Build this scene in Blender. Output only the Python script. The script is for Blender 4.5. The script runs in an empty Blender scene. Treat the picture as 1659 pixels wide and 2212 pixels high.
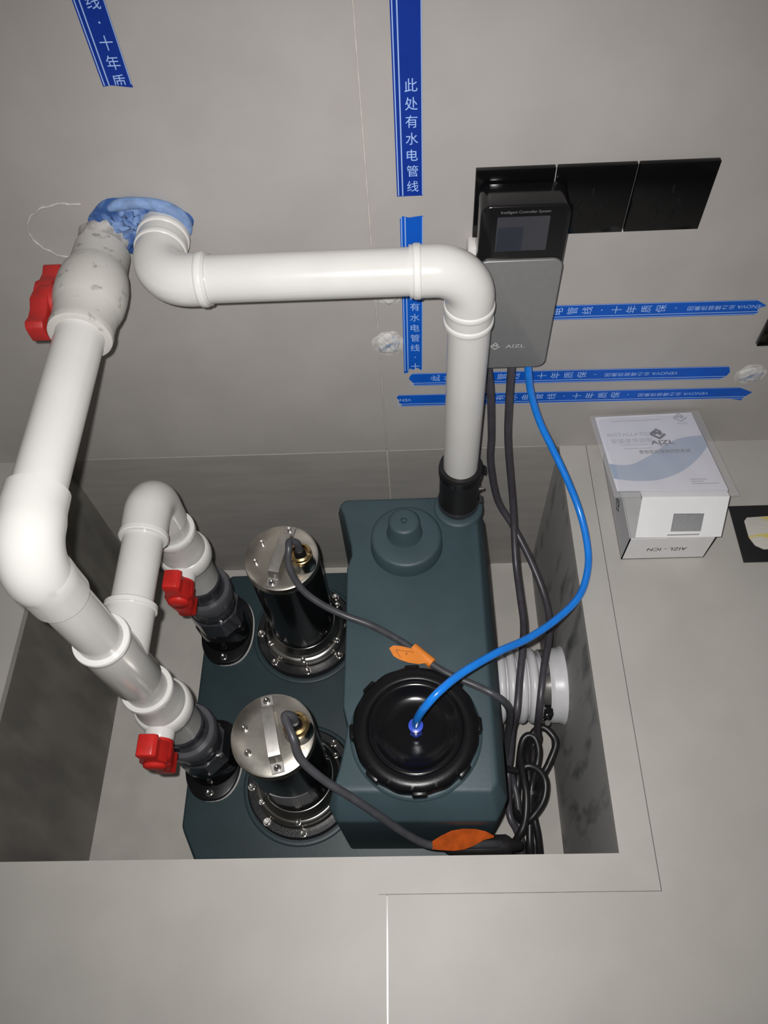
import bpy, bmesh, math, random
from mathutils import Vector, Matrix
random.seed(7)
scene = bpy.context.scene
COL = scene.collection
PI = math.pi

# ------------------------------------------------------------------ camera
CAM = Vector((0.0467, -0.7640, 1.0253))
R_ = Vector((0.99916, -0.00785, -0.04019)).normalized()
F_ = Vector((-0.03057, 0.50930, -0.86005)).normalized()
U_ = R_.cross(F_).normalized()
R_ = F_.cross(U_).normalized()
cd = bpy.data.cameras.new('camera')
cam = bpy.data.objects.new('camera', cd)
COL.objects.link(cam)
cam.matrix_world = Matrix(((R_.x, U_.x, -F_.x, CAM.x), (R_.y, U_.y, -F_.y, CAM.y), (R_.z, U_.z, -F_.z, CAM.z), (0, 0, 0, 1)))
cd.sensor_fit = 'VERTICAL'
cd.sensor_height = 36.0
cd.sensor_width = 27.0
cd.lens = 1661.45 / 2212 * 36.0
cd.shift_x = -17.36 / 2212
cd.shift_y = 43.82 / 2212
cd.clip_start = 0.01
scene.camera = cam

# ------------------------------------------------------------------ light: dim room + the phone's flash
w = bpy.data.worlds.new('room_light')
scene.world = w
w.use_nodes = True
w.node_tree.nodes['Background'].inputs[0].default_value = (1.0, 0.96, 0.92, 1)
w.node_tree.nodes['Background'].inputs[1].default_value = 0.085
fl = bpy.data.lights.new('flash', 'SPOT')
fl.energy = 43
fl.color = (1.0, 0.985, 0.97)
fl.shadow_soft_size = 0.006
fl.spot_size = math.radians(112)
fl.spot_blend = 1.0
flash = bpy.data.objects.new('flash', fl)
COL.objects.link(flash)
flash.matrix_world = cam.matrix_world @ Matrix.Rotation(math.radians(-2), 4, 'Y') @ Matrix.Rotation(math.radians(-3), 4, 'X')
flash.location = CAM - R_ * 0.022 + U_ * 0.016
scene.view_settings.view_transform = 'Standard'
scene.view_settings.look = 'None'
scene.view_settings.gamma = 1.0
scene.view_settings.use_curve_mapping = False
scene.view_settings.exposure = 0.0


# ------------------------------------------------------------------ materials
def lin(c):
    return tuple(((v / 255) / 12.92 if v / 255 <= 0.04045 else ((v / 255 + 0.055) / 1.055) ** 2.4) for v in c)


def mat(name, col, rough=0.5, metal=0.0, var=0.0, scale=40.0, bump=0.0, bscale=200.0, coat=0.0, col2=None, thr=(0.4, 0.6),
        stretch=(1, 1, 1), spec=0.5, detail=4.0):
    """Principled material with object-space noise colour variation and bump."""
    m = bpy.data.materials.new(name)
    m.use_nodes = True
    nt = m.node_tree
    b = nt.nodes['Principled BSDF']
    b.inputs['Base Color'].default_value = (*col, 1)
    b.inputs['Roughness'].default_value = rough
    b.inputs['Metallic'].default_value = metal
    b.inputs['Coat Weight'].default_value = coat
    b.inputs['Coat Roughness'].default_value = 0.08
    b.inputs['Specular IOR Level'].default_value = spec
    tc = nt.nodes.new('ShaderNodeTexCoord')
    mp = nt.nodes.new('ShaderNodeMapping')
    mp.inputs['Scale'].default_value = stretch
    nt.links.new(tc.outputs['Object'], mp.inputs['Vector'])
    if var > 0 or col2:
        n = nt.nodes.new('ShaderNodeTexNoise')
        n.inputs['Scale'].default_value = scale
        n.inputs['Detail'].default_value = detail
        nt.links.new(mp.outputs['Vector'], n.inputs['Vector'])
        r = nt.nodes.new('ShaderNodeValToRGB')
        r.color_ramp.elements[0].position = thr[0]
        r.color_ramp.elements[1].position = thr[1]
        if col2:
            r.color_ramp.elements[0].color = (*col, 1)
            r.color_ramp.elements[1].color = (*col2, 1)
        else:
            r.color_ramp.elements[0].color = (*[c * (1 - var) for c in col], 1)
            r.color_ramp.elements[1].color = (*[min(1, c * (1 + var)) for c in col], 1)
        nt.links.new(n.outputs['Fac'], r.inputs['Fac'])
        nt.links.new(r.outputs['Color'], b.inputs['Base Color'])
    if bump > 0:
        n2 = nt.nodes.new('ShaderNodeTexNoise')
        n2.inputs['Scale'].default_value = bscale
        n2.inputs['Detail'].default_value = 5
        nt.links.new(mp.outputs['Vector'], n2.inputs['Vector'])
        bp = nt.nodes.new('ShaderNodeBump')
        bp.inputs['Strength'].default_value = bump
        bp.inputs['Distance'].default_value = 0.001
        nt.links.new(n2.outputs['Fac'], bp.inputs['Height'])
        nt.links.new(bp.outputs['Normal'], b.inputs['Normal'])
    return m


M = {}
M['tile'] = mat('wall_tile', (0.395, 0.373, 0.355), 0.42, var=0.035, scale=9, bump=0.03, bscale=350)
M['floor_tile'] = mat('floor_tile', (0.425, 0.405, 0.375), 0.50, var=0.03, scale=11, bump=0.05, bscale=420)
M['trim_stone'] = mat('trim_stone', (0.46, 0.435, 0.40), 0.45, var=0.02, scale=15, bump=0.04, bscale=420)
M['grout'] = mat('grout', (0.50, 0.47, 0.43), 0.8, var=0.1, scale=60)
M['joint_light'] = mat('light_joint', (0.50, 0.48, 0.45), 0.22, var=0.05, scale=60)
M['joint'] = mat('joint', (0.30, 0.28, 0.25), 0.5, var=0.1, scale=60)
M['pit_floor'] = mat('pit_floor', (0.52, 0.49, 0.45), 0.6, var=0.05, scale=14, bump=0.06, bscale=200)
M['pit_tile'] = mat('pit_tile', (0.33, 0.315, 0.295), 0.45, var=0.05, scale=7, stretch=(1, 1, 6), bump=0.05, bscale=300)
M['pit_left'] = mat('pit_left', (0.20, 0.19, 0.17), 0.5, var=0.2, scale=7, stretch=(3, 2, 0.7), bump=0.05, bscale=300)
M['pit_cement'] = mat('pit_cement', (0.37, 0.365, 0.36), 0.7, col2=(0.09, 0.09, 0.09), thr=(0.52, 0.76), scale=9, stretch=(1, 3.2, 1.0), bump=0.35, bscale=90, detail=6)
M['pvc'] = mat('white_pvc', (0.63, 0.617, 0.595), 0.20, var=0.015, scale=20, spec=0.5)
M['pvc_cut'] = mat('white_pvc_fitting', (0.70, 0.688, 0.665), 0.20, var=0.01, scale=20)
M['pvc_grey'] = mat('grey_white_pvc', (0.55, 0.54, 0.515), 0.30, var=0.03, scale=30)
M['pvc_dirty'] = mat('weathered_pvc', (0.56, 0.54, 0.505), 0.5, col2=(0.24, 0.23, 0.21), thr=(0.60, 0.72), scale=75, bump=0.25, bscale=120, detail=6)
M['cement_smear'] = mat('cement_smear', (0.40, 0.38, 0.36), 0.85, var=0.2, scale=80, bump=0.6, bscale=140)
M['red'] = mat('red_plastic', (0.56, 0.022, 0.018), 0.35, var=0.1, scale=40)
M['red_dull'] = mat('dull_red_plastic', (0.42, 0.022, 0.02), 0.5, var=0.1, scale=40)
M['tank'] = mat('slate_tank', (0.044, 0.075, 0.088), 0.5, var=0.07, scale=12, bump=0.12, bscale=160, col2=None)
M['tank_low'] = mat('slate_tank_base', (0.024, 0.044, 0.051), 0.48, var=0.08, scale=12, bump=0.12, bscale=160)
M['black_gloss'] = mat('black_gloss', (0.006, 0.006, 0.007), 0.16, spec=0.5, bump=0.03, bscale=60)
M['black_plastic'] = mat('black_plastic', (0.005, 0.005, 0.006), 0.30, spec=0.3, bump=0.08, bscale=300)
M['black_cast'] = mat('black_cast', (0.012, 0.012, 0.014), 0.35, bump=0.35, bscale=420)
M['black_rubber'] = mat('black_rubber', (0.012, 0.011, 0.011), 0.45, bump=0.08, bscale=200)
M['union'] = mat('dark_grey_pvc', (0.036, 0.036, 0.043), 0.16, var=0.1, scale=30)
M['union_face'] = mat('mid_grey_pvc', (0.085, 0.085, 0.095), 0.35, var=0.1, scale=30)
M['steel'] = mat('brushed_steel', (0.60, 0.57, 0.51), 0.30, 1.0, var=0.28, scale=20, bump=0.05, bscale=300)
M['steel_bright'] = mat('bright_steel', (0.72, 0.70, 0.67), 0.14, 1.0, var=0.05, scale=30)
M['steel_foot'] = mat('polished_steel', (0.70, 0.68, 0.65), 0.24, 1.0, var=0.06, scale=30, bump=0.06, bscale=60)
M['steel_strap'] = mat('strap_steel', (0.55, 0.53, 0.50), 0.42, 1.0, var=0.1, scale=60)
M['brass'] = mat('brass', (0.70, 0.50, 0.24), 0.22, 1.0, var=0.08, scale=60)
M['cable'] = mat('grey_cable', (0.060, 0.060, 0.068), 0.38, var=0.1, scale=60)
M['cable_purple'] = mat('dark_cable', (0.060, 0.056, 0.066), 0.36, var=0.1, scale=60)
M['cable_black'] = mat('black_cable', (0.016, 0.015, 0.016), 0.36, var=0.1, scale=60)
M['blue_tube'] = mat('blue_tube', (0.010, 0.215, 0.78), 0.22, var=0.05, scale=60, coat=0.3)
M['blue_fit'] = mat('blue_fitting', (0.045, 0.10, 0.62), 0.28, var=0.1, scale=80)
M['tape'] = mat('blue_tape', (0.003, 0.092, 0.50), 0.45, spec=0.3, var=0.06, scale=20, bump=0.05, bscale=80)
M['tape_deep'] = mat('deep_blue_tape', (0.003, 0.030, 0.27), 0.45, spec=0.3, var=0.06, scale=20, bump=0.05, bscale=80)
M['tape_ink'] = mat('tape_ink', (0.36, 0.52, 0.86), 0.5, var=0.02, scale=60)
M['tape_line'] = mat('tape_line', (0.33, 0.47, 0.80), 0.5, var=0.02, scale=60)
M['orange'] = mat('orange_label', (0.82, 0.25, 0.035), 0.45, var=0.06, scale=40)
M['orange_dark'] = mat('orange_red_label', (0.40, 0.070, 0.010), 0.85, spec=0.08, var=0.15, scale=60)
M['label_ink'] = mat('label_ink', (0.16, 0.04, 0.01), 0.6, var=0.02, scale=60)
M['hose'] = mat('pale_hose', (0.66, 0.655, 0.67), 0.34, var=0.03, scale=30)
M['grey_alu'] = mat('grey_aluminium', (0.30, 0.30, 0.30), 0.40, 0.55, var=0.02, scale=120, bump=0.03, bscale=900)
M['alu_edge'] = mat('light_edge', (0.55, 0.55, 0.55), 0.35, 0.3, var=0.02, scale=120)
M['screen'] = mat('screen_glass', (0.040, 0.042, 0.050), 0.25, var=0.1, scale=12)
M['screen_dark'] = mat('screen_image', (0.024, 0.028, 0.042), 0.25, var=0.1, scale=12)
M['grey_ink'] = mat('grey_ink', (0.17, 0.17, 0.17), 0.5, var=0.02, scale=60)
M['silver_ink'] = mat('silver_ink', (0.50, 0.50, 0.50), 0.4, var=0.02, scale=60)
M['black_ink'] = mat('black_ink', (0.022, 0.024, 0.03), 0.6, var=0.02, scale=60)
M['pale_ink'] = mat('pale_ink', (0.36, 0.36, 0.40), 0.6, var=0.02, scale=60)
M['paper'] = mat('white_paper', (0.67, 0.665, 0.71), 0.6, var=0.015, scale=20)
M['wave_ink'] = mat('blue_grey_ink', (0.33, 0.40, 0.51), 0.6, var=0.02, scale=20)
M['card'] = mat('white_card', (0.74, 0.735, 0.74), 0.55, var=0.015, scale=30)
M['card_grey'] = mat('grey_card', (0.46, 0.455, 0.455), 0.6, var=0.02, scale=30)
M['foam'] = mat('grey_foam', (0.30, 0.30, 0.31), 0.9, var=0.05, scale=300, bump=0.15, bscale=600)
M['white_plastic'] = mat('white_plastic', (0.68, 0.65, 0.63), 0.4, var=0.02, scale=30)
M['caulk'] = mat('blue_caulk', (0.17, 0.27, 0.50), 0.7, col2=(0.03, 0.09, 0.28), thr=(0.43, 0.56), scale=34, bump=0.8, bscale=120, detail=8)
M['caulk_pale'] = mat('pale_caulk', (0.19, 0.295, 0.52), 0.65, var=0.18, scale=60, bump=0.5, bscale=120)
M['plaster'] = mat('white_plaster', (0.56, 0.55, 0.54), 0.85, col2=(0.13, 0.20, 0.34), thr=(0.50, 0.66), scale=75, bump=0.8, bscale=160, detail=6)
M['plaster_rim'] = mat('plaster_rim', (0.50, 0.48, 0.455), 0.85, var=0.15, scale=90, bump=0.5, bscale=200)
M['socket_white'] = mat('smeared_plaster', (0.55, 0.53, 0.48), 0.8, col2=(0.62, 0.50, 0.08), thr=(0.52, 0.60), scale=12, stretch=(0.8, 5, 1), bump=0.7, bscale=120, detail=5)
M['glass_black'] = mat('black_glass', (0.003, 0.003, 0.0035), 0.10, spec=0.25, var=0.02, scale=20)
M['zip'] = mat('black_tie', (0.01, 0.01, 0.01), 0.4, var=0.05, scale=60)
M['nameplate'] = mat('nameplate', (0.33, 0.32, 0.33), 0.4, 0.3, var=0.03, scale=60)


def film_material():
    m = bpy.data.materials.new('clear_bag_film')
    m.use_nodes = True
    nt = m.node_tree
    nt.nodes.clear()
    out = nt.nodes.new('ShaderNodeOutputMaterial')
    mix = nt.nodes.new('ShaderNodeMixShader')
    tr = nt.nodes.new('ShaderNodeBsdfTransparent')
    tr.inputs[0].default_value = (0.97, 0.97, 0.98, 1)
    pb = nt.nodes.new('ShaderNodeBsdfPrincipled')
    pb.inputs['Base Color'].default_value = (0.8, 0.8, 0.82, 1)
    pb.inputs['Roughness'].default_value = 0.2
    mix.inputs[0].default_value = 0.24
    n = nt.nodes.new('ShaderNodeTexNoise')
    n.inputs['Scale'].default_value = 45
    bp = nt.nodes.new('ShaderNodeBump')
    bp.inputs['Strength'].default_value = 0.4
    bp.inputs['Distance'].default_value = 0.002
    nt.links.new(n.outputs['Fac'], bp.inputs['Height'])
    nt.links.new(bp.outputs['Normal'], pb.inputs['Normal'])
    nt.links.new(tr.outputs[0], mix.inputs[1])
    nt.links.new(pb.outputs[0], mix.inputs[2])
    nt.links.new(mix.outputs[0], out.inputs[0])
    return m


M['film'] = film_material()

# ------------------------------------------------------------------ mesh helpers
ORIG = {}


def origin(o):
    return ORIG.get(o.name, Vector((0, 0, 0)))


def link(name, me, m, parent=None, base=None):
    """Link a mesh whose vertices are given in world space."""
    me.materials.append(M[m] if isinstance(m, str) else m)
    o = bpy.data.objects.new(name, me)
    COL.objects.link(o)
    if parent is not None:
        o.parent = parent
        b = origin(parent)
        ORIG[o.name] = b
        me.transform(Matrix.Translation(-b))
    elif base is not None:
        b = Vector(base)
        o.location = b
        ORIG[o.name] = b
        me.transform(Matrix.Translation(-b))
    return o


def thing(name, label, cat, loc, group=None):
    o = bpy.data.objects.new(name, None)
    o.empty_display_size = 0.02
    COL.objects.link(o)
    o.location = loc
    ORIG[o.name] = Vector(loc)
    return tag(o, label, cat, group)


def tag(o, label, cat, group=None):
    o['label'] = label
    o['category'] = cat
    if group:
        o['group'] = group
    return o


def struct(o):
    o['kind'] = 'structure'
    return o


class MB:
    def __init__(s):
        s.v = []
        s.f = []

    def add(s, v, f):
        n = len(s.v)
        s.v += [tuple(p) for p in v]
        s.f += [tuple(i + n for i in q) for q in f]
        return s

    def box(s, a, b, mtx=None):
        x0, y0, z0 = a
        x1, y1, z1 = b
        v = [Vector(p) for p in ((x0, y0, z0), (x1, y0, z0), (x1, y1, z0), (x0, y1, z0), (x0, y0, z1), (x1, y0, z1), (x1, y1, z1), (x0, y1, z1))]
        if mtx:
            v = [mtx @ p for p in v]
        return s.add(v, [(0, 3, 2, 1), (4, 5, 6, 7), (0, 1, 5, 4), (1, 2, 6, 5), (2, 3, 7, 6), (3, 0, 4, 7)])

    def lathe(s, o, axis, prof, seg=48, cap0=True, cap1=True, up=None):
        """prof: list of (t along axis, radius) or (t, radius function of angle)."""
        o = Vector(o)
        a = Vector(axis).normalized()
        h = Vector(up) if up else (Vector((0, 0, 1)) if abs(a.z) < 0.9 else Vector((0, -1, 0)))
        e1 = (h - a * h.dot(a)).normalized()
        e2 = a.cross(e1)
        v = []
        for t, r in prof:
            for k in range(seg):
                an = 2 * PI * k / seg
                rr = r(an) if callable(r) else r
                v.append(o + a * t + (e1 * math.cos(an) + e2 * math.sin(an)) * rr)
        f = []
        for i in range(len(prof) - 1):
            for k in range(seg):
                k2 = (k + 1) % seg
                f.append((i * seg + k, i * seg + k2, (i + 1) * seg + k2, (i + 1) * seg + k))
        if cap0:
            f.append(tuple(range(seg))[::-1])
        if cap1:
            n = (len(prof) - 1) * seg
            f.append(tuple(range(n, n + seg)))
        return s.add(v, f)

    def prism(s, poly, fn, h):
        """poly 2D (u,v); fn(u,v,w)->3D; extruded from w=0 to w=h."""
        n = len(poly)
        v = [fn(a, b, 0) for a, b in poly] + [fn(a, b, h) for a, b in poly]
        f = [tuple(range(n))[::-1], tuple(range(n, 2 * n))]
        for i in range(n):
            j = (i + 1) % n
            f.append((i, j, n + j, n + i))
        return s.add(v, f)

    def loft(s, rings, caps=True):
        n = len(rings[0])
        v = [p for r in rings for p in r]
        f = []
        for i in range(len(rings) - 1):
            for k in range(n):
                k2 = (k + 1) % n
                f.append((i * n + k, i * n + k2, (i + 1) * n + k2, (i + 1) * n + k))
        if caps:
            f.append(tuple(range(n))[::-1])
            f.append(tuple(range((len(rings) - 1) * n, len(rings) * n)))
        return s.add(v, f)

    def tube(s, pts, r, seg=20, sub=10, closed=False, smooth=True):
        """Tube swept along a spline; r is a number or a list of numbers at pts."""
        P = [Vector(p) for p in pts]
        rr = r if isinstance(r, (list, tuple)) else [r] * len(P)
        path, rad = [], []
        if smooth:
            for i in range(len(P) - 1):
                p0 = P[max(i - 1, 0)]
                p1, p2 = P[i], P[i + 1]
                p3 = P[min(i + 2, len(P) - 1)]
                for k in range(sub):
                    t = k / sub
                    path.append(0.5 * ((2 * p1) + (p2 - p0) * t + (2 * p0 - 5 * p1 + 4 * p2 - p3) * t * t + (3 * p1 - p0 - 3 * p2 + p3) * t ** 3))
                    rad.append(rr[i] * (1 - t) + rr[i + 1] * t)
            path.append(P[-1])
            rad.append(rr[-1])
        else:
            path, rad = P, rr
        T = []
        for i in range(len(path)):
            d = path[min(i + 1, len(path) - 1)] - path[max(i - 1, 0)]
            T.append(d.normalized() if d.length > 1e-9 else (T[-1] if T else Vector((0, 0, 1))))
        e = T[0].orthogonal().normalized()
        rings = []
        for i, p in enumerate(path):
            if i:
                e = (e - T[i] * e.dot(T[i])).normalized()
            e2 = T[i].cross(e)
            rings.append([p + (e * math.cos(2 * PI * k / seg) + e2 * math.sin(2 * PI * k / seg)) * rad[i] for k in range(seg)])
        return s.loft(rings)

    def mesh(s, name, bevel=0.0, bseg=2, ang=38, smooth=True):
        me = bpy.data.meshes.new(name)
        me.from_pydata(s.v, [], s.f)
        bm = bmesh.new()
        bm.from_mesh(me)
        bmesh.ops.recalc_face_normals(bm, faces=bm.faces)
        if bevel > 0:
            ed = [e for e in bm.edges if len(e.link_faces) == 2 and e.calc_face_angle(0) > math.radians(ang)]
            bmesh.ops.bevel(bm, geom=ed, offset=bevel, segments=bseg, profile=0.5, affect='EDGES', clamp_overlap=True)
        bm.to_mesh(me)
        bm.free()
        if smooth:
            me.polygons.foreach_set('use_smooth', [True] * len(me.polygons))
            me.set_sharp_from_angle(angle=math.radians(ang))
        return me

    def build(s, name, m, parent=None, base=None, bevel=0.0, bseg=2, ang=38, smooth=True):
        return link(name, s.mesh(name, bevel, bseg, ang, smooth), m, parent, base)


def text_flat(body, size, sx=1.0, bold=0.0):
    """Lettering as a flat mesh centred on the origin: vertices and faces."""
    c = bpy.data.curves.new('lettering', 'FONT')
    c.body = body
    c.size = size
    c.resolution_u = 3
    c.offset = bold * size
    o = bpy.data.objects.new('lettering', c)
    COL.objects.link(o)
    bpy.context.view_layer.update()
    me = bpy.data.meshes.new_from_object(o.evaluated_get(bpy.context.evaluated_depsgraph_get()))
    v = [Vector(p.co) for p in me.vertices]
    f = [tuple(p.vertices) for p in me.polygons]
    bpy.data.objects.remove(o)
    bpy.data.curves.remove(c)
    bpy.data.meshes.remove(me)
    if v:
        cx = (min(p.x for p in v) + max(p.x for p in v)) / 2
        cy = (min(p.y for p in v) + max(p.y for p in v)) / 2
        v = [Vector(((p.x - cx) * sx, p.y - cy, 0)) for p in v]
    return v, f


def strokes(mb, lines, wd, fn):
    """Flat thick polylines (u,v) mapped with fn(u,v)."""
    for pl in lines:
        L, Rr = [], []
        for i, p in enumerate(pl):
            a = Vector(pl[max(i - 1, 0)])
            b = Vector(pl[min(i + 1, len(pl) - 1)])
            p = Vector(p)
            d1 = (p - a).normalized() if i else (b - p).normalized()
            d2 = (b - p).normalized() if i < len(pl) - 1 else d1
            t = (d1 + d2)
            t = t.normalized() if t.length > 1e-6 else d1
            n = Vector((-t.y, t.x))
            k = wd / 2 / max(0.45, abs(n.dot(Vector((-d1.y, d1.x)))))
            L.append(p + n * k)
            Rr.append(p - n * k)
        v = [fn(q.x, q.y) for q in L] + [fn(q.x, q.y) for q in Rr]
        n = len(pl)
        mb.add(v, [(i, i + 1, n + i + 1, n + i) for i in range(n - 1)])


LOGO = [[(-0.10, 0.36), (-0.46, 0.06), (-0.46, -0.04), (0.0, -0.42), (0.50, -0.02)],
        [(-0.08, 0.50), (0.20, 0.27), (0.20, 0.20), (0.05, 0.06)],
        [(-0.28, 0.0), (-0.06, 0.16), (0.12, -0.02), (0.30, 0.10)]]

# ------------------------------------------------------------------ the setting
XL, XR, YF, DP = -0.5405, 0.2861, -0.6240, 0.4049
# wall behind: a grout backing carrying large tiles, the joint at x = 0.003 and the joint at floor level
wb = MB().box((-1.25, 0.004, -DP - 0.05), (1.25, 0.06, 2.40)).build('wall_back', 'grout')
struct(wb)
for x0, x1 in ((-1.25, 0.0027), (0.0037, 1.25)):
    for z0, z1, mm in ((0.0008, 1.199, 'tile'), (1.2008, 2.40, 'tile'), (-DP - 0.04, -0.0008, 'pit_tile')):
        if z0 < 0:
            x0_, x1_ = max(x0, XL - 0.02), min(x1, XR + 0.02)
        else:
            x0_, x1_ = x0, x1
        MB().box((x0_, 0.0, z0), (x1_, 0.005, z1)).build('tile', mm, wb, bevel=0.0005, bseg=1)
MB().box((0.0025, 0.0004, 0.0), (0.0039, 0.0045, 2.40)).build('grout_line', 'grout', wb)
MB().box((-1.25, 0.0004, -0.0010), (1.25, 0.0045, 0.0010)).build('grout_line', 'grout', wb)
MB().box((0.0025, 0.0004, -DP), (0.0039, 0.0045, -0.001)).build('grout_line', 'grout', wb)
# floor: bedding slab in pieces around the pit, tiles on top of it
fb = MB()
fb.box((-1.25, YF - 0.02, -0.05), (XL - 0.02, 0.0, -0.004))
fb.box((XR + 0.02, YF - 0.02, -0.05), (1.25, 0.0, -0.004))
fb.box((-1.25, -1.9, -0.05), (1.25, YF - 0.02, -0.004))
fo = struct(fb.build('floor', 'joint'))
TW, TF = 0.0432, 0.0425
xo, yo = XR + TW, YF - TF
JX = -0.010
for poly in ([(-1.25, -1.9), (-0.0006, -1.9), (-0.0006, yo - 0.0006), (JX, yo - 0.0006), (JX, YF), (XL, YF), (XL, -0.0005), (-1.25, -0.0005)],
             [(0.0012, -1.9), (1.25, -1.9), (1.25, -0.0005), (xo + 0.0010, -0.0005), (xo + 0.0010, yo - 0.0010), (0.0012, yo - 0.0010)]):
    MB().prism(poly, lambda a, b, c: (a, b, -0.012 + c), 0.012).build('tile', 'floor_tile', fo)
MB().box((-0.0006, -1.9, -0.006), (0.0012, yo - 0.002, -0.0004)).build('joint_strip', 'joint_light', fo)
# stone edging along the front and the right of the pit
t1 = MB().prism([(JX, yo), (xo, yo), (xo, -0.0008), (XR, -0.0008), (XR, YF), (JX, YF)], lambda a, b, c: (a, b, -0.012 + c), 0.012).build('trim_1', 'floor_tile')
struct(t1)
# the pit
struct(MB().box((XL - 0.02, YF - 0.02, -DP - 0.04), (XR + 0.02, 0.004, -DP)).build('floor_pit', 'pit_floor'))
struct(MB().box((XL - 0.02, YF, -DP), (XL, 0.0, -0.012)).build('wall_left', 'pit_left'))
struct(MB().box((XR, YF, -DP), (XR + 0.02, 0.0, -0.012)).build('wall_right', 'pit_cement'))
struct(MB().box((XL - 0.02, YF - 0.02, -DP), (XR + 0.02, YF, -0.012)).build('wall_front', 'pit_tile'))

# ------------------------------------------------------------------ lifting station tank
tank = thing('lifting_station_tank', 'dark slate plastic tank with a low pump deck, standing in the floor pit', 'tank', (-0.09, -0.33, -DP))


def ring3(pts, z):
    return [Vector((x, y, z)) for x, y in pts]


topo = [(-0.068, -0.072), (-0.077, -0.083), (-0.069, -0.102), (-0.056, -0.160), (-0.055, -0.176), (-0.062, -0.198), (-0.062, -0.240), (-0.0615, -0.300),
        (-0.062, -0.353), (-0.063, -0.420), (-0.056, -0.448), (-0.060, -0.478), (-0.066, -0.508), (-0.072, -0.528), (-0.068, -0.537),
        (0.139, -0.540), (0.148, -0.528), (0.147, -0.300), (0.1465, -0.110), (0.139, -0.080), (0.129, -0.071)]
mido = [(-0.071, -0.060), (-0.083, -0.075), (-0.074, -0.102), (-0.058, -0.158), (-0.058, -0.178), (-0.064, -0.198), (-0.064, -0.240), (-0.0635, -0.300),
        (-0.064, -0.353), (-0.065, -0.418), (-0.058, -0.448), (-0.063, -0.478), (-0.070, -0.512), (-0.083, -0.549), (-0.071, -0.571),
        (0.146, -0.573), (0.162, -0.545), (0.162, -0.300), (0.160, -0.105), (0.149, -0.066), (0.135, -0.058)]
ch = MB()
ch.loft([ring3(mido, -DP), ring3(mido, -0.068), ring3(topo, -0.035)])
ch.build('chamber', 'tank', tank, bevel=0.004, bseg=3, ang=24)
plat_t = [(-0.352, -0.532), (-0.325, -0.583), (-0.10, -0.588), (0.120, -0.588), (0.158, -0.560), (0.158, -0.10), (0.10, -0.066), (-0.20, -0.0665), (-0.315, -0.068), (-0.352, -0.120)]
plat_b = [(x * 1.01 - 0.001, y if y > -0.3 else y - 0.003) for x, y in plat_t]
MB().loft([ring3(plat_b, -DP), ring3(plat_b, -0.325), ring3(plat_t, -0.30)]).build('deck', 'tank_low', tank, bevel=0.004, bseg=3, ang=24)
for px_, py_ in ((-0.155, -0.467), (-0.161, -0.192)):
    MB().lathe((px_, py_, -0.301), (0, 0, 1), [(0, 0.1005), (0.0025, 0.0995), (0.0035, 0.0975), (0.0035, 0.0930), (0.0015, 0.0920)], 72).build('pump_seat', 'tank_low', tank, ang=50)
# moulded blanking disc with a knob on the chamber roof
MB().lathe((0.032, -0.160, -0.036), (0, 0, 1), [(0, 0.0570), (0.027, 0.0548), (0.0295, 0.0525), (0.0305, 0.049), (0.0305, 0.030), (0.0305, 0.003)], 64).build('roof_disc', 'tank', tank, ang=50)
kb = MB().lathe((0.0295, -0.1545, -0.006), (0, 0, 1), [(0, 0.0285), (0.003, 0.0265), (0.032, 0.0240), (0.035, 0.0215), (0.036, 0.018), (0.036, 0.0055), (0.0325, 0.0052), (0.0325, 0.0032), (0.0365, 0.0026), (0.0372, 0.0006)], 48).build('knob', 'tank', tank, ang=50)
MB().lathe((0.117, -0.093, -0.036), (0, 0, 1), [(0, 0.0400), (0.004, 0.0390), (0.006, 0.0365), (0.006, 0.028)], 48).build('vent_collar', 'tank', tank, ang=50)
# rim under the screw lid
MB().lathe((0.0395, -0.4600, -0.036), (0, 0, 1), [(0, 0.0925), (0.003, 0.0915), (0.005, 0.0870), (0.005, 0.070)], 72).build('lid_collar', 'tank', tank, ang=50)

# screw lid
LC = Vector((0.0395, -0.4600, -0.031))
lid = thing('screw_lid', 'round black screw lid with notched rim and dished centre on the tank', 'lid', LC)


def lug_r(an):
    return 0.0865 + 0.0006 * math.sin(an * 16)


MB().lathe(LC, (0, 0, 1), [(0, lug_r), (0.020, lug_r), (0.024, 0.084), (0.0265, 0.078), (0.0275, 0.068), (0.0262, 0.0655), (0.0215, 0.0635)], 144, cap1=False).build('rim', 'black_plastic', lid, ang=40)
MB().lathe(LC, (0, 0, 1), [(0.0205, 0.0665), (0.0235, 0.0640), (0.0240, 0.0605), (0.0215, 0.0570), (0.0150, 0.0520), (0.0105, 0.0430), (0.0095, 0.030), (0.0105, 0.012), (0.0105, 0.001)], 96, cap0=False).build('dished_centre', 'black_gloss', lid, ang=60)
lugme = None
for k in range(8):
    an = 2 * PI * k / 8 - PI / 2 + 0.04
    mt = Matrix.Rotation(an, 4, 'Z')
    if lugme is None:
        lugme = MB().box((0.078, -0.0105, 0.001), (0.0905, 0.0105, 0.0215)).mesh('lug', bevel=0.003)
        lugme.materials.append(M['black_plastic'])
    o = bpy.data.objects.new('lug', lugme)
    COL.objects.link(o)
    o.parent = lid
    o.rotation_euler = (0, 0, an)

# ------------------------------------------------------------------ pumps


def screw_mesh(r, h):
    mb = MB()
    mb.lathe((0, 0, 0), (0, 0, 1), [(0, r * 1.35), (h * 0.22, r * 1.35), (h * 0.22, r), (h * 0.9, r), (h, r * 0.88), (h, r * 0.52), (h * 0.6, r * 0.5)], 16)
    return mb.mesh('bolt')


BOLT = screw_mesh(0.0048, 0.0095)
BOLT.materials.append(M['steel_bright'])
BOLT_S = screw_mesh(0.0036, 0.0075)
BOLT_S.materials.append(M['steel_bright'])


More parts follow.
